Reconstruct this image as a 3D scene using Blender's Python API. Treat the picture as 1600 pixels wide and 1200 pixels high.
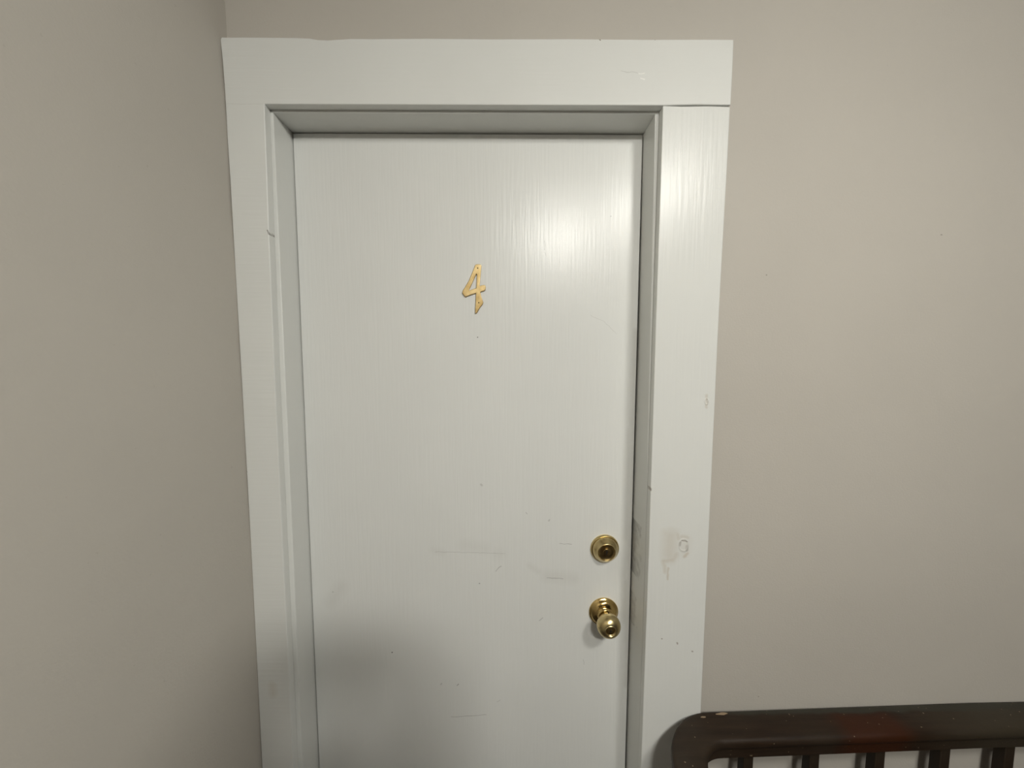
import bpy, bmesh, math, random
from mathutils import Vector, Matrix
random.seed(4)
D = bpy.data
SC = bpy.context.scene
COL = SC.collection
for o in list(D.objects):
    D.objects.remove(o)

# ---------------------------------------------------------------- camera
F_PX = 575.0
cd = D.cameras.new('camera'); cam = D.objects.new('camera', cd); COL.objects.link(cam)
cd.sensor_fit = 'HORIZONTAL'; cd.sensor_width = 36.0; cd.lens = 36.0 * F_PX / 1600.0
cd.clip_start = 0.01
fw = Vector((0.003, 0.997, -0.0767)).normalized()
rt = Vector((1.0, -0.0029, 0.002)).normalized()
up = rt.cross(fw).normalized(); rt = fw.cross(up).normalized()
M = Matrix((rt, up, -fw)).transposed().to_4x4()
M.translation = Vector((0.4561, -0.7429, 1.5677))
cam.matrix_world = M
SC.camera = cam

# ---------------------------------------------------------------- world, exposure
w = D.worlds.new('world'); SC.world = w; w.use_nodes = True
w.node_tree.nodes['Background'].inputs[0].default_value = (0.02, 0.02, 0.02, 1)
w.node_tree.nodes['Background'].inputs[1].default_value = 0.3
vs = SC.view_settings
vs.view_transform = 'Standard'; vs.look = 'None'; vs.gamma = 1.0; vs.use_curve_mapping = False
vs.exposure = 0.0
LAMP_STRENGTH = 92.0
LAMP_POS = (1.17, -1.18, 2.40)
FAR_STRENGTH = 165.0
FAR_POS = (0.78, -1.70, 2.40)
CEIL = 2.40

# ---------------------------------------------------------------- material helpers
class NT:
    def __init__(s, name):
        s.m = D.materials.new(name); s.m.use_nodes = True
        s.t = s.m.node_tree; s.n = s.t.nodes; s.l = s.t.links
        s.b = s.n['Principled BSDF']
        s.tc = s.n.new('ShaderNodeTexCoord').outputs['Object']
    def math(s, op, a, b=None, c=None, clamp=False):
        n = s.n.new('ShaderNodeMath'); n.operation = op; n.use_clamp = clamp
        for i, v in enumerate((a, b, c)):
            if v is None: continue
            if isinstance(v, (int, float)): n.inputs[i].default_value = v
            else: s.l.new(v, n.inputs[i])
        return n.outputs[0]
    def vmath(s, op, a, b=None):
        n = s.n.new('ShaderNodeVectorMath'); n.operation = op
        for i, v in enumerate((a, b)):
            if v is None: continue
            if isinstance(v, tuple): n.inputs[i].default_value = v
            else: s.l.new(v, n.inputs[i])
        return n
    def noise(s, scale, detail=3, vec=None, stretch=None, rough=0.5):
        v = vec or s.tc
        if stretch:
            mp = s.n.new('ShaderNodeMapping'); mp.inputs['Scale'].default_value = stretch
            s.l.new(v, mp.inputs[0]); v = mp.outputs[0]
        n = s.n.new('ShaderNodeTexNoise'); n.inputs['Scale'].default_value = scale
        n.inputs['Detail'].default_value = detail; n.inputs['Roughness'].default_value = rough
        s.l.new(v, n.inputs['Vector'])
        return n.outputs['Fac']
    def ramp(s, v, stops):
        n = s.n.new('ShaderNodeValToRGB'); e = n.color_ramp.elements
        while len(e) < len(stops): e.new(0.5)
        for k, (p, c) in enumerate(stops):
            e[k].position = p; e[k].color = (*c, 1) if len(c) == 3 else c
        s.l.new(v, n.inputs[0]); return n.outputs[0]
    def mix(s, f, a, b, blend='MIX'):
        n = s.n.new('ShaderNodeMix'); n.data_type = 'RGBA'; n.blend_type = blend
        for i, v in ((0, f), (6, a), (7, b)):
            if isinstance(v, (int, float)): n.inputs[i].default_value = v
            elif isinstance(v, tuple): n.inputs[i].default_value = (*v, 1)
            else: s.l.new(v, n.inputs[i])
        return n.outputs[2]
    def flat(s):
        # object coordinates with depth removed and a little wobble, for marks drawn on a face
        if not hasattr(s, '_flat'):
            mu = s.vmath('MULTIPLY', s.tc, (1, 0, 1)).outputs[0]
            nz = s.n.new('ShaderNodeTexNoise'); nz.inputs['Scale'].default_value = 60
            s.l.new(s.tc, nz.inputs['Vector'])
            a = s.vmath('SUBTRACT', nz.outputs['Color'], (0.5, 0.5, 0.5)).outputs[0]
            a = s.vmath('MULTIPLY', a, (0.006, 0, 0.006)).outputs[0]
            s._flat = s.vmath('ADD', mu, a).outputs[0]
        return s._flat
    def line(s, x1, z1, x2, z2, wd, soft):
        # mask = 1 on a stroke from (x1,z1) to (x2,z2), 0 away from it
        p = s.flat(); d = (x2 - x1, 0, z2 - z1); L = d[0]**2 + d[2]**2
        if L < 1e-9:
            v = s.vmath('SUBTRACT', p, (x1, 0, z1)).outputs[0]
        else:
            rel = s.vmath('SUBTRACT', p, (x1, 0, z1)).outputs[0]
            t = s.vmath('DOT_PRODUCT', rel, (d[0] / L, 0, d[2] / L)).outputs['Value']
            t = s.math('MINIMUM', s.math('MAXIMUM', t, 0.0), 1.0)
            c = s.n.new('ShaderNodeCombineXYZ')
            s.l.new(s.math('MULTIPLY', t, d[0]), c.inputs[0]); s.l.new(s.math('MULTIPLY', t, d[2]), c.inputs[2])
            v = s.vmath('SUBTRACT', rel, c.outputs[0]).outputs[0]
        ln = s.vmath('LENGTH', v).outputs['Value']
        q = s.math('DIVIDE', s.math('SUBTRACT', ln, wd), soft)
        return s.math('SUBTRACT', 1.0, q, clamp=True)
    def many(s, strokes):
        out = None
        for a in strokes:
            k = a[6] if len(a) > 6 else 1.0
            m = s.math('MULTIPLY', s.line(*a[:6]), k)
            out = m if out is None else s.math('MAXIMUM', out, m)
        return out
    def bump(s, h, dist, strength=1.0):
        n = s.n.new('ShaderNodeBump'); n.inputs['Distance'].default_value = dist
        n.inputs['Strength'].default_value = strength
        s.l.new(h, n.inputs['Height'])
        if s.b.inputs['Normal'].is_linked:
            s.l.new(s.b.inputs['Normal'].links[0].from_socket, n.inputs['Normal'])
        s.l.new(n.outputs[0], s.b.inputs['Normal'])
    def set(s, k, v):
        if isinstance(v, (int, float)): s.b.inputs[k].default_value = v
        elif isinstance(v, tuple): s.b.inputs[k].default_value = (*v, 1)
        else: s.l.new(v, s.b.inputs[k])

def wall_paint(name, base, dirt=None):
    t = NT(name)
    a = t.noise(2.2, 4); b = t.noise(30, 3)
    c = t.ramp(a, [(0.3, tuple(x * 0.965 for x in base)), (0.7, tuple(min(1, x * 1.03) for x in base))])
    c = t.mix(t.math('MULTIPLY', t.math('GREATER_THAN', t.noise(120, 1), 0.785), 0.18), c, (0.32, 0.29, 0.24))
    if dirt:
        c = t.mix(t.math('MULTIPLY', t.many(dirt), 0.55), c, (0.08, 0.06, 0.045))
    t.set('Base Color', c); t.set('Roughness', 0.62); t.set('Specular IOR Level', 0.3)
    t.bump(t.noise(260, 3), 0.0006, 0.5)
    t.bump(b, 0.0012, 0.35)
    t.bump(t.noise(5, 2), 0.006, 0.35)
    return t.m

WALL = (0.525, 0.495, 0.447)
M_wall_left = wall_paint('beige_wall_paint_left', WALL, [(-5, 0, -5, 0, .001, .001)])
M_wall = wall_paint('beige_wall_paint', WALL, [
    (0.9632, 1.7279, 0.9632, 1.7279, .0006, .0012), (1.3025, 1.8067, 1.3035, 1.8067, .0006, .0012),
    (0.9946, 0.8315, 0.9946, 0.8315, .0006, .001)])
M_ceiling = wall_paint('ceiling_paint', (0.40, 0.38, 0.34))
TRIM = (0.76, 0.77, 0.745)

def trim_paint(name, stretch, marks=None, base=TRIM, rough=0.3, extra=None):
    t = NT(name)
    a = t.noise(3.0, 4)
    c = t.ramp(a, [(0.3, tuple(x * 0.965 for x in base)), (0.75, tuple(min(1, x * 1.015) for x in base))])
    if marks:
        for strokes, colour, k in marks:
            c = t.mix(t.math('MULTIPLY', t.many(strokes), k), c, colour)
    t.set('Base Color', c)
    t.set('Roughness', rough + .03)
    t.set('Specular IOR Level', 0.40)
    t.bump(t.noise(1.0, 1.5, stretch=stretch), 0.0005, 0.6)
    t.bump(t.noise(9, 2), 0.002, 0.25)
    if extra: extra(t)
    return t.m

def knots(t):
    # two raised pine knots under the paint: rings that stand out of the board
    for (x, z, r) in ((0.8101, 1.1814, 0.0105), (0.8447, 1.4782, 0.0042)):
        v = t.vmath('SUBTRACT', t.flat(), (x, 0, z)).outputs[0]
        v = t.vmath('MULTIPLY', v, (1.15, 1, 0.85)).outputs[0]
        ln = t.vmath('LENGTH', v).outputs['Value']
        q = t.math('ABSOLUTE', t.math('SUBTRACT', ln, r))
        ring = t.math('SUBTRACT', 1.0, t.math('DIVIDE', q, 0.0028), clamp=True)
        t.bump(t.math('MULTIPLY', ring, t.noise(140, 2)), 0.003, 0.55)

TAN = (0.50, 0.42, 0.31)
M_casing_right = trim_paint('white_casing_paint_with_knots', (170, 170, 8), [
    ([(0.783, 1.200, 0.782, 1.160, .003, .022, .45), (0.812, 1.19, 0.812, 1.172, .004, .016, .22), (0.775, 1.205, 0.789, 1.205, .002, .016, .35), (0.768, 1.20, 0.767, 1.15, .0005, .004, .22),
      (0.770, 1.147, 0.789, 1.150, .0015, .006, .6), (0.789, 1.150, 0.796, 1.162, .0015, .008, .5),
      (0.770, 1.147, 0.775, 1.125, .001, .006, .5), (0.781, 1.133, 0.780, 1.109, .0006, .0026, .7),
      (0.796, 1.205, 0.799, 1.195, .002, .005, .5), (0.806, 1.200, 0.816, 1.198, .002, .005, .45),
      (0.814, 1.158, 0.819, 1.164, .0015, .0035, .75),
      (0.8447, 1.4900, 0.8447, 1.466, .0012, .003, .5)], TAN, 0.62),
    ([(0.806, 1.191, 0.817, 1.189, .0004, .001, .8), (0.8035, 1.186, 0.8025, 1.181, .0012, .002, .5),
      (0.817, 1.180, 0.8175, 1.172, .0015, .003, .4),
      (0.8450, 1.4835, 0.8465, 1.4825, .0003, .001, .7), (0.8475, 1.4775, 0.846, 1.4742, .0004, .001, .6),
      (0.7722, .9788, 0.7722, .9788, .0007, .0015), (0.8046, .9702, 0.8052, .968, .0008, .0015),
      (0.8376, .9503, 0.8376, .9503, .0008, .0018), (0.7385, 1.30, 0.7385, 1.296, .0008, .002)],
     (0.20, 0.15, 0.11), 0.7)], rough=0.27, extra=knots)
M_header = trim_paint('white_header_paint', (8, 170, 170), [
    ([(0.6924, 2.0904, 0.7043, 2.0904, .0003, .0008), (0.6955, 2.0822, 0.7034, 2.0803, .0004, .001)],
     (0.95, 0.95, 0.92), 0.9),  # scratches, with their glint painted in as near-white colour
    ([(0.6168, 2.1520, 0.620, 2.1485, .0006, .001), (0.72, 2.151, 0.721, 2.150, .0005, .001),
      (0.66, 2.0945, 0.69, 2.0912, .0001, .0008, .25), (-0.0095, 1.806, -0.007, 1.798, .0004, .0012, .8), (-0.004, 1.802, -0.002, 1.796, .0004, .0012, .8), (-.0775, 1.335, -.0738, 1.333, .0004, .0008, .4)], (0.10, 0.08, 0.06), 0.9),
    ([(-0.045, 0.875, -0.044, 0.855, .001, .012, .7)], TAN, 0.35), ([(-.074, 2.0345, -.006, 2.0346, .0001, .0005, .35)], (.3, .28, .25), .6)], rough=0.3)
M_jamb = trim_paint('grey_white_jamb_paint', (150, 150, 8), [
    ([(0.7335, 1.075, 0.7335, 1.03, .0006, .0012), (0.7335, 1.02, 0.7335, 0.985, .0005, .001, .8),
      (0.7335, .95, 0.7335, .942, .0006, .001), (0.7335, .925, 0.7335, .921, .0006, .001),
      (0.7335, .90, 0.7335, .897, .0006, .001)], (0.80, 0.78, 0.74), 0.6),
    ([(0.7335, 1.20, 0.7335, 1.08, .0006, .003, .7), (0.7335, 1.03, 0.7335, 0.96, .0004, .002, .5)],
     (0.10, 0.085, 0.07), 0.7)], rough=0.33)

GR = (0.30, 0.27, 0.22)
M_door = trim_paint('white_door_paint', (190, 190, 12), [
    # hand dirt along the lock edge
    ([(0.728, 1.62, 0.730, 0.80, .0015, .010, .55), (0.724, 1.40, 0.722, 1.16, .002, .016, .30),
      (0.722, 1.05, 0.726, 0.96, .003, .016, .38), (0.700, 1.085, 0.715, 1.06, .004, .03, .22),
      (0.540, 1.065, 0.600, 1.060, .003, .018, .22), (0.425, 1.118, 0.432, 1.118, .003, .02, .15),
      (0.52, 1.075, 0.50, 1.09, .001, .01, .2), (0.28, 1.128, 0.30, 1.122, .002, .012, .15),
      (0.07, 1.04, 0.045, 1.005, .002, .022, .22), (0.35, 1.14, 0.40, 1.13, .003, .018, .15)], GR, 0.42),
    # scratches, dots and nicks
    ([(0.2848, 1.1234, 0.4447, 1.1189, .00005, .0007, .45), (0.4228, 1.0779, 0.4345, 1.0885, .0002, .0012, .5),
      (0.3168, 0.7189, 0.3997, 0.7237, .0001, .0009, .6), (0.5668, 1.1431, 0.5944, 1.1416, .0001, .0008, .6),
      (0.5305, 0.9654, 0.5231, 0.9591, .0002, .001, .6), (0.5399, 1.0611, 0.5765, 1.0600, .0003, .0012, .4),
      (0.5263, 1.7936, 0.5275, 1.8122, .0001, .0007, .5), (0.5275, 1.790, 0.531, 1.782, .0001, .0006, .35),
      (0.628, 1.655, 0.66, 1.640, .00002, .0006, .35), (0.66, 1.640, 0.685, 1.615, .00002, .0006, .35),
      (0.3311, 0.7980, 0.3350, 0.8010, .0007, .0008, .7), (0.294, 0.80, 0.296, 0.803, .0006, .001, .4),
      (0.49, 1.215, 0.493, 1.212, .0004, .0009, .5), (0.542, 1.196, 0.544, 1.199, .0006, .0012, .4),
      (0.39, 1.28, 0.392, 1.278, .001, .002, .35), (0.626, 0.862, 0.627, 0.85, .0002, .0008, .4),
      (0.425, .757, .433, .762, .0003, .001, .3), (0.05, 1.027, 0.05, 1.027, .0008, .0012, .5)],
     (0.12, 0.11, 0.10), 0.75),
    ([(0.3846, 1.6074, 0.3846, 1.6074, .0007, .0007), (0.1818, 0.8793, 0.1818, 0.8793, .0009, .0008),
      (0.3847, 1.0473, 0.3847, 1.0473, .0009, .001, .6), (0.6682, 1.8628, 0.6682, 1.8628, .0006, .0007, .7)],
     (0.03, 0.03, 0.03), 0.95)], base=(0.775, 0.785, 0.765), rough=0.25,
    extra=lambda t: t.bump(t.noise(1.0, 2, stretch=(170, 170, 3.5)), 0.0004, 0.4))

def brass(name, col, rough, tarnish):
    t = NT(name)
    n = t.noise(55, 4)
    c = t.ramp(n, [(0.35, tarnish), (0.62, col)])
    t.set('Base Color', c); t.set('Metallic', 1.0)
    t.set('Roughness', t.ramp(t.noise(90, 3), [(0.2, (rough,) * 3), (0.9, (rough + 0.12,) * 3)]))
    return t.m
M_brass = brass('polished_brass', (0.70, 0.52, 0.22), 0.13, (0.52, 0.36, 0.14))
M_brass_satin = brass('lacquered_brass', (0.68, 0.56, 0.30), 0.25, (0.58, 0.45, 0.22))
M_brass_dark = brass('tarnished_brass', (0.46, 0.34, 0.15), 0.28, (0.26, 0.18, 0.08))
M_number = brass('number_brass', (0.68, 0.53, 0.28), 0.42, (0.50, 0.35, 0.15))
def plain(name, col, rough=0.5, metal=0.0):
    t = NT(name); t.set('Base Color', t.ramp(t.noise(40, 2), [(0.3, tuple(x * .85 for x in col)), (0.7, col)]))
    t.set('Roughness', rough); t.set('Metallic', metal); return t.m
M_black = plain('keyway_shadow_black', (0.012, 0.010, 0.008), 0.6)
M_screw = plain('dark_nail_head', (0.10, 0.075, 0.04), 0.45, 1.0)

def noise_col(t, sc):
    n = t.n.new('ShaderNodeTexNoise'); n.inputs['Scale'].default_value = sc; t.l.new(t.tc, n.inputs['Vector']); return n.outputs['Color']
def stained_wood(name, along, worn=True):
    t = NT(name)
    g = t.noise(1.0, 4, stretch=along)
    c = t.ramp(g, [(0.25, (0.0135, 0.0078, 0.0046)), (0.75, (0.030, 0.0175, 0.0100))])
    c = t.mix(t.ramp(t.noise(4.5, 2), [(0.46, (0, 0, 0)), (0.62, (0.55,) * 3)]), c, (0.034, 0.026, 0.017))
    if worn:        # bare reddish wood where hands rub the varnish, and a grey worn stretch farther along
        sx = t.n.new('ShaderNodeSeparateXYZ'); t.l.new(t.vmath('ADD', t.tc, t.vmath('MULTIPLY', t.vmath('SUBTRACT', noise_col(t, 22), (.5, .5, .5)).outputs[0], (.03, .014, .0)).outputs[0]).outputs[0], sx.inputs[0])
        X = sx.outputs[0]; Y = sx.outputs[1]
        def band(v, a, b, soft): return t.math('MULTIPLY', t.math('DIVIDE', t.math('SUBTRACT', v, a), soft, clamp=True), t.math('DIVIDE', t.math('SUBTRACT', b, v), soft, clamp=True))
        c = t.mix(t.math('MULTIPLY', band(X, .312, .480, .035), band(Y, .030, .108, .016)), c, (0.034, 0.0105, 0.0038))
        c = t.mix(t.math('MULTIPLY', band(X, .54, 1.2, .10), 0.8), c, (0.038, 0.031, 0.021))
        c = t.mix(t.math('MULTIPLY', band(X, .10, 3.0, .05), band(Y, .098, .2, .006)), c, (0.033, 0.031, 0.023))
    if worn:
        spk = t.math('GREATER_THAN', t.noise(150, 1), 0.765)
        c = t.mix(t.math('MULTIPLY', spk, 0.6), c, (0.32, 0.25, 0.17))
    t.set('Base Color', c)
    t.set('Roughness', t.ramp(t.noise(11, 3), [(0.3, (0.40,) * 3), (0.75, (0.62,) * 3)]))
    t.set('Specular IOR Level', 0.22)
    t.bump(g, 0.0006, 0.5); t.bump(t.noise(160, 2), 0.0004, 0.4)
    return t.m
M_rail = stained_wood('dark_stained_rail_wood', (8, 90, 90))
M_baluster = stained_wood('dark_stained_baluster_wood', (90, 90, 8), False)
def floor_mat():
    t = NT('dark_carpet')
    c = t.ramp(t.noise(180, 3), [(0.3, (0.055, 0.045, 0.04)), (0.7, (0.11, 0.09, 0.075))])
    t.set('Base Color', c); t.set('Roughness', 0.95); t.bump(t.noise(400, 2), 0.003, 0.8)
    return t.m
M_floor = floor_mat()
M_chip = plain('bare_chipped_wood', (0.30, 0.22, 0.14), 0.7)

# ---------------------------------------------------------------- mesh helpers
def link(name, bm, mat, parent=None, smooth=False, bevel=0.0, seg=2, angle=35):
    me = D.meshes.new(name); bmesh.ops.recalc_face_normals(bm, faces=bm.faces); bm.to_mesh(me); bm.free()
    o = D.objects.new(name, me); COL.objects.link(o); me.materials.append(mat)
    if smooth:
        for p in me.polygons: p.use_smooth = True
        if hasattr(me, 'set_sharp_from_angle'): me.set_sharp_from_angle(angle=math.radians(angle))
    if bevel:
        b = o.modifiers.new('bevel', 'BEVEL'); b.width = bevel; b.segments = seg; b.limit_method = 'ANGLE'
        b.angle_limit = math.radians(40); b.harden_normals = False
        for p in me.polygons: p.use_smooth = True
        me.set_sharp_from_angle(angle=math.radians(50))
    if parent: o.parent = parent
    return o
def empty(name, loc, label, cat, group=None):
    o = D.objects.new(name, None); COL.objects.link(o); o.location = loc; o.empty_display_size = .05
    o['label'] = label; o['category'] = cat
    if group: o['group'] = group
    return o
def structure(o, label=None):
    o['kind'] = 'structure'
    if label: o['label'] = label
    return o
def box(bm, x0, x1, y0, y1, z0, z1):
    v = [bm.verts.new((x, y, z)) for x in (x0, x1) for y in (y0, y1) for z in (z0, z1)]
    for f in ((0, 1, 3, 2), (4, 6, 7, 5), (0, 4, 5, 1), (2, 3, 7, 6), (0, 2, 6, 4), (1, 5, 7, 3)):
        bm.faces.new([v[i] for i in f])
def prism(bm, pts, y0, y1):
    a = [bm.verts.new((x, y0, z)) for x, z in pts]; b = [bm.verts.new((x, y1, z)) for x, z in pts]
    bm.faces.new(a); bm.faces.new(list(reversed(b)))
    n = len(pts)
    for i in range(n): bm.faces.new((a[i], b[i], b[(i + 1) % n], a[(i + 1) % n]))
def lathe(bm, prof, seg=64, c=(0, 0, 0), closed_end=True):
    """profile of (height out of the door, radius), turned about an axis that points towards -y"""
    rings = []
    for h, r in prof:
        if r < 1e-6: rings.append([bm.verts.new((c[0], c[1] - h, c[2]))])
        else: rings.append([bm.verts.new((c[0] + r * math.cos(2 * math.pi * k / seg), c[1] - h,
                                          c[2] + r * math.sin(2 * math.pi * k / seg))) for k in range(seg)])
    for a, b in zip(rings, rings[1:]):
        for k in range(seg):
            if len(a) == 1: bm.faces.new((a[0], b[k], b[(k + 1) % seg]))
            elif len(b) == 1: bm.faces.new((a[k], b[0], a[(k + 1) % seg]))
            else: bm.faces.new((a[k], b[k], b[(k + 1) % seg], a[(k + 1) % seg]))
def interp(tab, z):
    if z <= tab[0][0]: return tab[0][1]
    for (a, x), (b, y) in zip(tab, tab[1:]):
        if z <= b: return x + (y - x) * (z - a) / (b - a)
    return tab[-1][1]

# ---------------------------------------------------------------- room shell
LW = [(0.0, -.0790), (0.686, -.0770), (1.03, -.0744), (1.51, -.0752), (1.74, -.0758), (1.957, -.0776),
      (2.032, -.0776), (2.15, -.0798), (2.40, -.0815)]          # the old plaster is not quite plumb
XR, YF, TH = 4.0, -5.0, 0.12
bm = bmesh.new()
zs = [CEIL * i / 48 for i in range(49)]
ys = [0.0, -0.02, -0.1, -0.5, -1.2, -2.2, YF]
grid = [[bm.verts.new((interp(LW, z) + 0.0004 * math.sin(z * 23 + y * 9), y, z)) for z in zs] for y in ys]
for i in range(len(ys) - 1):
    for j in range(len(zs) - 1):
        bm.faces.new((grid[i][j], grid[i + 1][j], grid[i + 1][j + 1], grid[i][j + 1]))
back = [bm.verts.new((-.2, y, z)) for y in (0, YF) for z in (0, CEIL)]
bm.faces.new((back[0], back[1], back[3], back[2]))
bm.faces.new([grid[0][j] for j in range(49)] + [back[1], back[0]])
bm.faces.new([grid[-1][j] for j in range(49)] + [back[3], back[2]])
bm.faces.new([grid[i][0] for i in range(len(ys))] + [back[2], back[0]])
bm.faces.new([grid[i][-1] for i in range(len(ys))] + [back[3], back[1]])
structure(link('wall_left', bm, M_wall_left, smooth=True))

OPX0, OPX1, OPZ = -.016, .754, 2.050
bm = bmesh.new()
prism(bm, [(-.2, 0), (-.2, CEIL), (XR + .1, CEIL), (XR + .1, 0), (OPX1, 0), (OPX1, OPZ), (OPX0, OPZ), (OPX0, 0)], 0, TH)
structure(link('wall_back', bm, M_wall))
M_low_bounce = plain('dark_brown_low_bounce', (0.10, 0.062, 0.038), 0.55)  # invented dark brown for the unseen walls, added to cut bounced light
bm = bmesh.new(); box(bm, XR, XR + .1, YF, 0, 0, CEIL); structure(link('wall_right', bm, M_low_bounce))
bm = bmesh.new(); box(bm, -.2, XR + .1, YF - .1, YF, 0, CEIL); structure(link('wall_front', bm, M_low_bounce))
bm = bmesh.new(); box(bm, -.2, XR + .1, YF - .1, TH + .5, -.05, 0); structure(link('floor', bm, M_floor))
bm = bmesh.new(); box(bm, -.2, XR + .1, YF - .1, TH, CEIL, CEIL + .05); structure(link('ceiling', bm, M_ceiling))

# ---------------------------------------------------------------- door frame
TC = .018
ZT = 2.0305
bm = bmesh.new()
# left jamb, head jamb and right jamb; the right jamb leans a few millimetres
def hexa(bm, bot, top, z0, z1):
    a = [bm.verts.new((x, y, z0)) for x, y in bot]; b = [bm.verts.new((x, y, z1)) for x, y in top]
    bm.faces.new(a); bm.faces.new(b)
    n = len(bot)
    for i in range(n): bm.faces.new((a[i], a[(i + 1) % n], b[(i + 1) % n], b[i]))
L = [(OPX0 + .001, 0), (0.0006, 0), (-.0004, .062), (-.0004, TH), (OPX0 + .001, TH)]
hexa(bm, L, L, 0, ZT)
structure(link('trim_4', bm, M_jamb, bevel=.0012))
bm = bmesh.new()
zR = [0, .66, 1.16, 1.64, ZT]; fR = [.7385, .7380, .7390, .7355, .7320]; bR = [.7337, .7337, .7337, .7345, .7318]
secs = []
for z, f, b in zip(zR, fR, bR):
    secs.append([bm.verts.new(p) for p in ((f, 0, z), (OPX1 - .001, 0, z), (OPX1 - .001, TH, z), (b, TH, z), (b, .062, z))])
for a, b in zip(secs, secs[1:]):
    for i in range(5): bm.faces.new((a[i], a[(i + 1) % 5], b[(i + 1) % 5], b[i]))
bm.faces.new(secs[0]); bm.faces.new(secs[-1])
structure(link('trim_5', bm, M_jamb, bevel=.0012))
bm = bmesh.new(); box(bm, OPX0 + .001, OPX1 - .001, 0, TH, ZT, OPZ - .001)
structure(link('trim_6', bm, M_jamb, bevel=.0012))

# header board: one wide flat board with a paint line that dips where the wall colour ran over it
HB, HTOP = 2.0348, 2.1505
top = [(-.0795, HTOP - .004), (-.0775, HTOP), (-.03, HTOP + .0002), (.02, HTOP), (.060, HTOP - .0002), (.085, HTOP - .0012),
       (.100, HTOP - .0036), (.118, HTOP - .0042), (.135, HTOP - .0030), (.160, HTOP - .0014), (.20, HTOP - .0016),
       (.30, HTOP - .0004), (.42, HTOP - .001), (.56, HTOP), (.70, HTOP - .0006), (.82, HTOP + .0002), (.8665, HTOP)]
le = [(0, .0006), (.5, .0006), (.85, .0005), (1.2, .0005), (1.45, .0006), (1.62, .0005), (1.80, .0007), (1.90, .0014), (1.97, .0009), (2.0342, .0012), (2.07, .0014), (2.11, .0012), (2.135, .0004)]
bm = bmesh.new()
prism(bm, [(interp(LW, z) + g, z) for z, g in le] + top + [(.8668, HB + .06), (.8664, HB + .0012), (.80, HB + .0016), (.76, HB + .0006), (.745, HB)] +
      [(-.0046, HB), (-.0070, 1.8), (-.0090, 1.5), (-.0088, 1.03), (-.0088, 0)], -TC, -.0002)
structure(link('trim_1', bm, M_header, bevel=.0013))
# right casing; a ragged crack is left between it and the header
cr = HB - .0006
bm = bmesh.new()
ct = [(.7395, cr), (.752, cr - .0004), (.775, cr - .0010), (.80, cr - .0006), (.825, cr - .0002), (.845, cr - .0006), (.8654, cr - .0012)]
prism(bm, [(.7372, 0), (.7372, .68), (.7394, 1.17), (.7392, 1.64)] + ct +
      [(.8650, 1.93), (.8625, 1.72), (.8616, 1.60), (.8612, 1.2), (.8610, .84), (.8608, 0)], -TC, -.0002)
structure(link('trim_2', bm, M_casing_right, bevel=.0013))
# ---------------------------------------------------------------- door
YD = .062
door = empty('door_1', (0, YD, 0), 'white painted flush apartment door with the brass number 4 and two brass locks', 'door')
door['kind'] = 'structure'
bm = bmesh.new(); box(bm, .0012, .7306, 0, .036, .008, 2.0285)
panel = link('door_panel', bm, M_door, door, bevel=.0015)

# deadbolt
DBX, DBZ = .6695, 1.1320
db = bpy.data.objects.new('deadbolt', None)
bm = bmesh.new()
lathe(bm, [(0, .0322), (.0022, .0325), (.0042, .0318), (.0056, .0302), (.0050, .0290), (.0062, .0283), (.0080, .0286), (.0100, .0280), (.0150, .0235),
           (.0188, .0206), (.0202, .0200), (.0206, .0193), (.0200, .0186), (.0190, .0182)])
db = link('deadbolt', bm, M_brass_satin, door, smooth=True, angle=60)
db.location = (DBX, 0, DBZ); db['label'] = 'round brass deadbolt above the doorknob'
bm = bmesh.new()
lathe(bm, [(.012, .0183), (.0188, .0182), (.0178, .0165), (.0168, .0120), (.0170, .0100), (.0182, .0096), (.0182, .0086)])
cf = link('cylinder_face', bm, M_brass_dark, db, smooth=True, angle=60); cf['label'] = 'tarnished dark lock face'
bm = bmesh.new()
lathe(bm, [(.012, .0085), (.0195, .0084), (.0202, .0076), (.0199, .0060), (.0199, 0)])
pl = link('lock_plug', bm, M_brass_dark, db, smooth=True, angle=60)
bm = bmesh.new(); prism(bm, [(-.0009, -.0045), (.0009, -.0045), (.0012, -.001), (.0022, .0012), (.0012, .0045), (-.0012, .0045), (-.0006, .001)], -.0206, -.0190)
link('keyway', bm, M_black, db)

# doorknob
KX, KZ = .6702, .9809
bm = bmesh.new()
lathe(bm, [(0, .0332), (.0020, .0336), (.0038, .0330), (.0046, .0312), (.0056, .0300), (.0085, .0284), (.0115, .0245), (.0135, .0195),
           (.0142, .0170), (.0160, .0160), (.0178, .0155), (.0188, .0142), (.0186, .0120)])
kn = link('door_knob', bm, M_brass, door, smooth=True, angle=70)
kn.location = (KX, 0, KZ); kn['label'] = 'brass keyed doorknob with round backplate'
bm = bmesh.new()
lathe(bm, [(.010, .0112), (.0245, .0108), (.0260, .0118), (.0275, .0122)], 48)
link('knob_neck', bm, M_brass, kn, smooth=True)
prof = [(.0272, .0118), (.0285, .0150)]
for i in range(1, 22):
    a = math.pi * (0.20 + 0.70 * i / 21)
    prof.append((.0455 - .0205 * math.cos(a), .0257 * math.sin(a) ** 0.92))
prof = [p for p in prof if p[1] > .0127] + [(.0634, .0126), (.0644, .0119), (.0642, .0108), (.0622, .0100), (.0612, .0089)]
bm = bmesh.new(); lathe(bm, prof)
kb = link('knob_ball', bm, M_brass_satin, kn, smooth=True, angle=60)
bm = bmesh.new()
lathe(bm, [(.055, .0090), (.0610, .0089), (.0612, .0070), (.0626, .0066), (.0630, .0056), (.0628, 0)], 48)
link('lock_plug', bm, M_brass_dark, kn, smooth=True)
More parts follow.
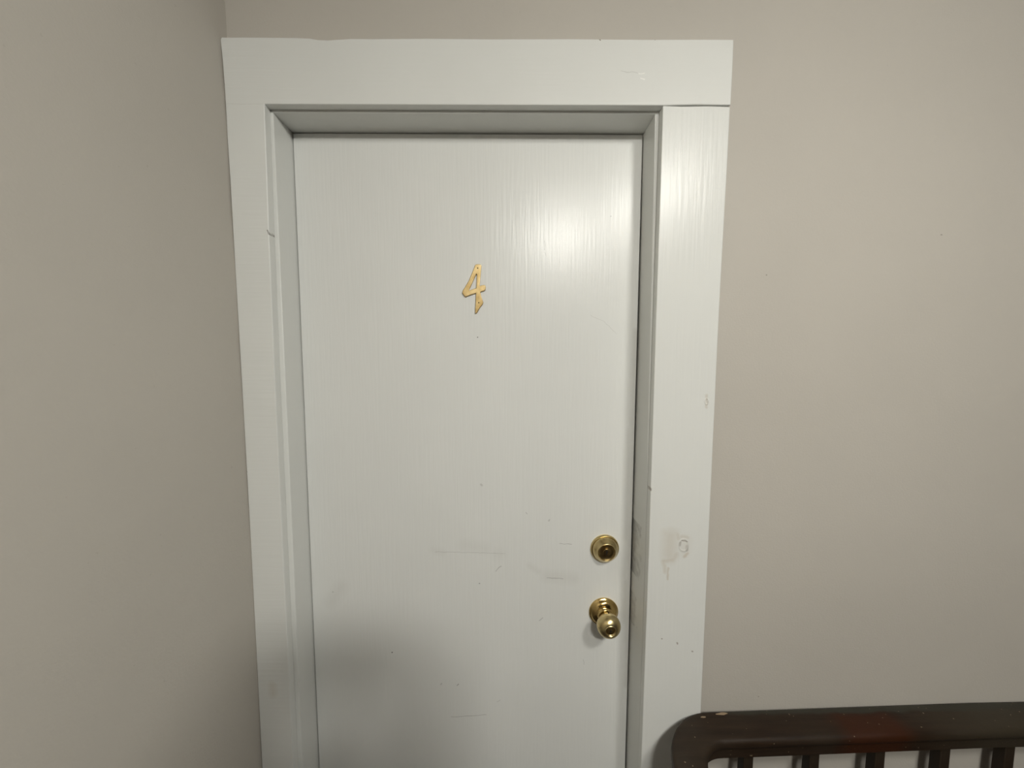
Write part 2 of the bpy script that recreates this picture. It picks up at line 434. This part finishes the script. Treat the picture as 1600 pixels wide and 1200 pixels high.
bm = bmesh.new(); prism(bm, [(-.0007, -.0036), (.0007, -.0036), (.0009, -.001), (.0016, .0012), (.0009, .0034), (-.0009, .0034)], -.0633, -.0622)
link('keyway', bm, M_black, kn)
bm = bmesh.new(); bmesh.ops.create_uvsphere(bm, u_segments=16, v_segments=8, radius=.0015)
ph = link('release_hole', bm, M_black, kn, smooth=True); ph.location = (0.0005, -.0400, .0249)

# door number
O = [(0.37956, 1.76073), (0.38298, 1.76175), (0.38724, 1.76192), (0.39099, 1.7611), (0.39285, 1.7586), (0.39142, 1.74405),
     (0.38873, 1.71634), (0.39387, 1.71787), (0.39815, 1.71855), (0.40089, 1.71721), (0.40191, 1.71418), (0.4012, 1.70879),
     (0.39896, 1.70625), (0.39038, 1.7037), (0.39155, 1.69611), (0.39629, 1.68173), (0.39455, 1.67664), (0.38937, 1.67069),
     (0.38277, 1.65928), (0.3807, 1.65791), (0.37864, 1.65995), (0.38094, 1.70115), (0.36891, 1.69723), (0.35944, 1.69349),
     (0.35688, 1.69416), (0.35144, 1.70108), (0.35217, 1.70563), (0.36569, 1.72721), (0.3761, 1.75154)]
I = [(0.38168, 1.74185), (0.3832, 1.739), (0.38151, 1.71211), (0.3652, 1.70617), (0.36902, 1.71377), (0.37942, 1.73648)]
NX, NZ = .3805, 1.7099
cu = D.curves.new('number_outline', 'CURVE'); cu.dimensions = '2D'; cu.fill_mode = 'BOTH'
for pts in (O, I):
    sp = cu.splines.new('POLY'); sp.points.add(len(pts) - 1); sp.use_cyclic_u = True
    for p, (x, z) in zip(sp.points, pts): p.co = (x - NX, z - NZ, 0, 1)
cu.extrude = .0009; cu.bevel_depth = .0011; cu.bevel_resolution = 2; cu.offset = -.0010
tmp = D.objects.new('tmp', cu); COL.objects.link(tmp)
me = D.meshes.new_from_object(tmp.evaluated_get(bpy.context.evaluated_depsgraph_get()))
D.objects.remove(tmp); D.curves.remove(cu)
me.transform(Matrix.Rotation(math.pi / 2, 4, 'X'))
me.materials.clear(); me.materials.append(M_number)
for p in me.polygons: p.use_smooth = True
me.set_sharp_from_angle(angle=math.radians(30))
me.name = 'house_number'
num = D.objects.new('house_number', me); COL.objects.link(num)
num.location = (NX, YD - .0021, NZ)
num['label'] = 'slanted brass number 4 nailed to the white door'; num['category'] = 'door number'
for (x, z) in ((.3850, 1.7537), (.3868, 1.6810)):
    bm = bmesh.new(); lathe(bm, [(.0002, .0014), (.0007, .0013), (.0010, .0008), (.0011, 0)], 16)
    nl = link('nail', bm, M_screw, num, smooth=True); nl.location = (x - NX, -.0019, z - NZ)

# ---------------------------------------------------------------- stair railing
# centre line of the rail in plan: along the back wall, a quarter bend of 88 mm, then towards the viewer
RZ = .8135
railing = empty('stair_railing', (.792, -.125, 0), 'dark stained wooden stair railing with rounded corner at lower right', 'railing')
R_W = .0320
cx0, cy0, RB = .879, -.1355, .0895
path = []
a0 = math.radians(1.0)
for x in (2.45, 2.2, 2.0, 1.8, 1.6, 1.45, 1.3, 1.2, 1.1, 1.0, .93):
    path.append((Vector((x, -.0460 + .0125 * min(1, (x - .88) / .6), 0)), Vector((-1, -.017, 0)).normalized()))
for i in range(0, 15):
    a = math.radians(90 + 90 * i / 14)
    path.append((Vector((cx0 + RB * math.cos(a), cy0 + RB * math.sin(a), 0)), Vector((-math.sin(a), math.cos(a), 0))))
for y in (-.2, -.4, -.8, -1.2, -1.6, -2.0, -2.4):
    path.append((Vector((.7895, y, 0)), Vector((0, -1, 0))))
# section: s runs from the outer side (wall side) -1 to the inner side +1, height below the top
sec = [(-.92, -.0470), (-.96, -.020), (-1.0, -.0120), (-.985, -.0060), (-.93, -.0022), (-.80, -.0006), (-.4, .0009), (0, .0014), (.4, .0008),
       (.74, -.0010), (.89, -.0034), (.97, -.0078), (1.0, -.0125), (.985, -.0165), (.93, -.0190), (.80, -.0200), (.76, -.0215), (.74, -.0280), (.70, -.0380), (.70, -.0470), (.4, -.0475), (-.5, -.0475)]
bm = bmesh.new(); rings = []
for p, d in path:
    n = Vector((d.y, -d.x, 0))     # to the right-hand side of travel
    inner = -n                      # travelling -x: the inner (viewer) side is -y
    inner = Vector((-d.y, d.x, 0)) if Vector((-d.y, d.x, 0)).dot(Vector((cx0, cy0, 0)) - p) > 0 else Vector((d.y, -d.x, 0))
    if p.y < cy0 - .01: inner = Vector((1, 0, 0))
    if p.x > .9: inner = Vector((d.y, -d.x, 0)) if d.x > 0 else Vector((-d.y, d.x, 0))
    rings.append([bm.verts.new(p + inner * (s * R_W) + Vector((0, 0, RZ + h + .010 * max(0, min(1.5, (p.x - .9) / .6))))) for s, h in sec])
for a, b in zip(rings, rings[1:]):
    n = len(sec)
    for i in range(n): bm.faces.new((a[i], b[i], b[(i + 1) % n], a[(i + 1) % n]))
bm.faces.new(rings[0]); bm.faces.new(list(reversed(rings[-1])))
bmesh.ops.translate(bm, verts=bm.verts, vec=(-.792, .125, 0))
link('handrail', bm, M_rail, railing, smooth=True, angle=50)
for k, (x, y, l, w_) in enumerate(((.068, .0960, .012, .0018), (.110, .1030, .026, .0028))):
    bm = bmesh.new(); n = 9
    vs2 = [bm.verts.new((x + l * (.5 * math.cos(2 * math.pi * i / n) + .08 * random.uniform(-1, 1)), y + w_ * math.sin(2 * math.pi * i / n) * random.uniform(.6, 1.2) + .04 * l * math.cos(2 * math.pi * i / n), RZ + .0007)) for i in range(n)]
    vb = [bm.verts.new(v.co - Vector((0, 0, .003))) for v in vs2]
    bm.faces.new(vs2); bm.faces.new(vb)
    for i in range(n): bm.faces.new((vs2[i], vb[i], vb[(i + 1) % n], vs2[(i + 1) % n]))
    o = link('bare_wood_chip', bm, M_chip, railing); o['label'] = 'pale chip of bare wood on the back edge of the rail'
def baluster(x, y):
    bm = bmesh.new(); w0, w1 = .0098, .0115
    a = [bm.verts.new((sx * w1, sy * w1, .05)) for sx, sy in ((-1, -1), (1, -1), (1, 1), (-1, 1))]
    b = [bm.verts.new((sx * w0, sy * w0, RZ - .044)) for sx, sy in ((-1, -1), (1, -1), (1, 1), (-1, 1))]
    bm.faces.new(a); bm.faces.new(b)
    for i in range(4): bm.faces.new((a[i], a[(i + 1) % 4], b[(i + 1) % 4], b[i]))
    o = link('baluster', bm, M_baluster, railing, bevel=.0012); o.location = (x - .792, y + .125, 0)
    return o
first = None
spots = [(.9430 + .1375 * k, -.0440 + .010 * min(1, k / 4)) for k in range(11)] + [(.792, -.26 - .1375 * k) for k in range(15)]
for x, y in spots:
    if first is None: first = baluster(x, y)
    else:
        c = first.copy(); COL.objects.link(c); c.parent = railing; c.location = (x - .792, y + .125, 0)
bm = bmesh.new(); box(bm, -.022 , 1.66, .125 - .067, .125 - .023, .0, .05)
box(bm, -.022, .022, -2.20, .125 - .067, 0, .05)
link('bottom_rail', bm, M_baluster, railing, bevel=.003)
bm = bmesh.new(); box(bm, -.045, .045, -2.36, -2.27, 0, .93); post = link('newel_post', bm, M_baluster, railing, bevel=.004)
bm = bmesh.new(); lathe(bm, [(0, .03), (.01, .052), (.03, .058), (.055, .045), (.065, 0)], 32)
bmesh.ops.rotate(bm, verts=bm.verts, cent=(0, 0, 0), matrix=Matrix.Rotation(-math.pi / 2, 3, 'X'))
cap = link('newel_cap', bm, M_baluster, railing, smooth=True); cap.location = (0, -2.315, .93)

# ---------------------------------------------------------------- ceiling lamps
def lamp(pos, strength, label, rad=.12, drop=.076):
    t = NT('lit_lamp_glass_' + str(int(strength)))
    t.set('Base Color', (0.9, 0.88, 0.82)); t.set('Emission Color', (1.0, 0.98, 0.91)); t.set('Emission Strength', strength)
    e = empty('ceiling_light', pos, label, 'ceiling light', 'dome ceiling lights of the landing')
    bm = bmesh.new(); prof = []
    for i in range(0, 13):
        a = math.pi / 2 * i / 12
        prof.append((.014 + drop * math.sin(a), rad * math.cos(a)))
    lathe(bm, prof, 48)
    bmesh.ops.rotate(bm, verts=bm.verts, cent=(0, 0, 0), matrix=Matrix.Rotation(math.pi / 2, 3, 'X'))
    g = link('lamp_glass', bm, t.m, e, smooth=True)
    bm = bmesh.new(); lathe(bm, [(0, rad + .012), (.012, rad + .014), (.018, rad + .008), (.016, rad + .001), (.002, rad - .01)], 48)
    bmesh.ops.rotate(bm, verts=bm.verts, cent=(0, 0, 0), matrix=Matrix.Rotation(math.pi / 2, 3, 'X'))
    link('lamp_rim', bm, M_brass_satin, e, smooth=True)
lamp(LAMP_POS, LAMP_STRENGTH, 'round dome ceiling light nearer to the door')
lamp(FAR_POS, FAR_STRENGTH, 'round dome ceiling light nearer to the left wall')

# ---------------------------------------------------------------- the person who holds the phone (behind the viewpoint)
M_skin = plain('warm_skin', (0.46, 0.30, 0.22), 0.55)
M_shirt = plain('charcoal_knit_cloth', (0.050, 0.052, 0.058), 0.9)
M_jeans = plain('dark_blue_denim', (0.035, 0.045, 0.075), 0.9)
M_hair = plain('dark_brown_hair', (0.030, 0.020, 0.014), 0.6)
M_shoe = plain('black_shoe_leather', (0.02, 0.02, 0.02), 0.5)
M_glass = plain('dark_phone_glass', (0.02, 0.02, 0.022), 0.15)
M_eye = plain('eye_white', (0.75, 0.73, 0.70), 0.3)
def skin_mesh(chains, levels=2):
    """each chain: list of (x, y, z, rx, ry); branches given as (chain, index) start by repeating that vertex"""
    bm = bmesh.new(); lay = bm.verts.layers.skin.verify(); keep = {}
    for ch in chains:
        prev = None
        for k, v in enumerate(ch):
            key = tuple(round(c, 4) for c in v[:3])
            if key in keep: vert = keep[key]
            else:
                vert = bm.verts.new(v[:3]); vert[lay].radius = (v[3], v[4] if len(v) > 4 else v[3]); keep[key] = vert
                vert[lay].use_root = False
            if prev is not None: bm.edges.new((prev, vert))
            prev = vert
    done = set()
    for v in bm.verts:
        if v in done: continue
        v[lay].use_root = True; st = [v]
        while st:
            q = st.pop()
            if q in done: continue
            done.add(q); st += [e.other_vert(q) for e in q.link_edges]
    me = D.meshes.new('tmp'); bm.to_mesh(me); bm.free()
    o = D.objects.new('tmp', me); COL.objects.link(o)
    m = o.modifiers.new('s', 'SKIN'); m.use_smooth_shade = True
    m2 = o.modifiers.new('d', 'SUBSURF'); m2.levels = levels; m2.render_levels = levels
    dg = bpy.context.evaluated_depsgraph_get(); dg.update()
    out = D.meshes.new_from_object(o.evaluated_get(dg)); D.objects.remove(o)
    r = bmesh.new(); r.from_mesh(out); D.meshes.remove(out); return r
def add_ball(bm, c, r, seg=16, rot=None):
    g = bmesh.ops.create_uvsphere(bm, u_segments=seg, v_segments=seg // 2 + 2, radius=1.0)
    for v in g['verts']:
        v.co = Vector((v.co.x * r[0], v.co.y * r[1], v.co.z * r[2])) + Vector(c)
    return g['verts']
PX, PY = .465, -1.01
HX = [.318, .502]                                   # left and right hand beside the phone
chains = [[(PX, PY - .01, 1.30, .07, .06), (PX, PY - .005, 1.40, .055, .05), (PX, PY + .015, 1.47, .05, .052), (PX, PY + .02, 1.50, .05, .055)]]
for sgn, hx in ((-1, HX[0]), (1, HX[1])):
    el = (PX + sgn * .21, -.93, 1.19)
    wr = (hx + sgn * .030, -.835, 1.478)
    chains.append([(PX + sgn * .16, PY, 1.365, .052), (PX + sgn * .200, -.975, 1.27, .043), (*el, .038), (el[0] * .6 + wr[0] * .4, -.900, 1.30, .037),
                   (*wr, .024, .027), (hx + sgn * .022, -.800, 1.510, .030, .018), (hx + sgn * .014, -.778, 1.545, .030, .015)])
    base = Vector((hx + sgn * .016, -.772, 1.55))
    for i, (dz, ln) in enumerate(((.020, .90), (.002, 1.0), (-.016, .94), (-.033, .78))):    # four fingers round the phone's end
        z = base.z + dz
        if sgn > 0: z -= .012
        chains.append([(base.x + sgn * .002, -.780, z - .010, .0085), (base.x + sgn * .010 * ln, -.760, z - .002, .0085),
                       (base.x + sgn * .006 * ln, -.744, z + .002, .0080), (base.x - sgn * .010 * ln, -.7365, z + .003, .0072),
                       (base.x - sgn * (.024 if sgn < 0 else .018) * ln, -.7370, z + .003, .0062)])
    chains.append([(hx + sgn * .016, -.795, 1.515, .012), (hx + sgn * .006, -.776, 1.522, .0115), (hx - sgn * .012, -.766, 1.530, .0098), (hx - sgn * .030, -.7615, 1.538, .0080)])
body = skin_mesh(chains)
# head: cranium, jaw, nose, ears, lips as one surface
hc = Vector((PX, PY + .035, 1.565))
vs_ = add_ball(body, hc, (.076, .096, .112), 40)
for v in vs_:
    d = v.co - hc
    if d.z < 0:                                      # narrow the jaw
        k = min(1, -d.z / .112); v.co.x = hc.x + d.x * (1 - .30 * k); v.co.y = hc.y + d.y * (1 - .18 * k) + .014 * k
    if d.y > .06:
        v.co.y -= .008 * (1 - abs(d.z) / .15)
        for sx in (-1, 1):                           # eye sockets
            q = (Vector((d.x, d.z)) - Vector((sx * .031, .006))).length
            v.co.y -= .008 * max(0, 1 - q / .022)
        q = math.hypot(d.x / .011, (d.z + .020) / .026); v.co.y += .020 * max(0, 1 - q)      # nose
        q = math.hypot(d.x / .028, (d.z + .058) / .011); v.co.y += .005 * max(0, 1 - q)      # mouth
for sx in (-1, 1):
    add_ball(body, hc + Vector((sx * .078, -.002, -.005)), (.008, .018, .030), 12)
person = link('person', body, M_skin, smooth=True, angle=180)
person['label'] = 'person in dark clothes behind the viewpoint, arms raised, holding a phone'
person['category'] = 'person'
for sx in (-1, 1):
    bm = bmesh.new(); add_ball(bm, hc + Vector((sx * .031, .0705, .006)), (.0115, .0095, .0075), 16)
    e = link('eye', bm, M_eye, person, smooth=True)
    bm = bmesh.new(); add_ball(bm, hc + Vector((sx * .031, .0782, .006)), (.0045, .0022, .0045), 12)
    link('iris', bm, M_black, e, smooth=True)
bm = bmesh.new()
hv = add_ball(bm, hc + Vector((0, -.012, .012)), (.086, .100, .112), 32)
bmesh.ops.delete(bm, geom=[v for v in bm.verts if (v.co.y > hc.y + .045 and v.co.z < hc.z + .065) or v.co.z < hc.z - .075], context='VERTS')
link('hair', bm, M_hair, person, smooth=True)
ch = [[(PX, PY - .015, .88, .150, .118), (PX, PY - .015, .95, .145, .108), (PX, PY - .01, 1.08, .125, .09), (PX, PY - .01, 1.22, .15, .10), (PX, PY - .01, 1.33, .15, .085), (PX, PY - .003, 1.395, .07, .065)]]
for sgn, hx in ((-1, HX[0]), (1, HX[1])):
    ch.append([(PX, PY - .01, 1.33, .15, .085), (PX + sgn * .16, PY, 1.36, .066), (PX + sgn * .202, -.975, 1.275, .058),
               (PX + sgn * .21, -.93, 1.19, .050), (PX * .6 + sgn * .126 + (hx + sgn * .03) * .4, -.900, 1.30, .047), (hx + sgn * .034, -.850, 1.460, .036)])
link('shirt', skin_mesh(ch), M_shirt, person, smooth=True, angle=180)
ch = [[(PX, PY - .015, 1.0, .125, .09), (PX, PY - .02, .88, .135, .10)]]
for sgn in (-1, 1):
    ch.append([(PX, PY - .02, .88, .135, .10), (PX + sgn * .085, PY - .015, .78, .085, .09), (PX + sgn * .10, PY, .48, .060), (PX + sgn * .105, PY - .02, .30, .055), (PX + sgn * .11, PY - .03, .08, .048)])
link('trousers', skin_mesh(ch), M_jeans, person, smooth=True, angle=180)
for sgn in (-1, 1):
    x = PX + sgn * .115
    link('shoe', skin_mesh([[(x, PY - .085, .038, .036, .034), (x, PY - .03, .045, .040, .040), (x + sgn * .008, PY + .06, .036, .042, .030), (x + sgn * .012, PY + .14, .028, .036, .022)]]), M_shoe, person, smooth=True, angle=180)
ph = empty('phone', (.410, -.7495, 1.558), 'black phone held sideways in both hands of the person', 'phone')
bm = bmesh.new(); box(bm, -.075, .075, -.0035, .0035, -.036, .036); link('phone_case', bm, M_glass, ph, bevel=.003, seg=3)
bm = bmesh.new(); box(bm, -.071, .071, -.0041, -.0036, -.0325, .0325); link('screen', bm, M_glass, ph)
for x, z in ((.046, .010), (.046, -.016), (.024, -.003)):
    bm = bmesh.new(); lathe(bm, [(-.0036, .0095), (-.0050, .0093), (-.0052, .008), (-.0044, .007), (-.0044, 0)], 24)
    l = link('lens', bm, M_glass, ph, smooth=True); l.location = (x, 0, z)
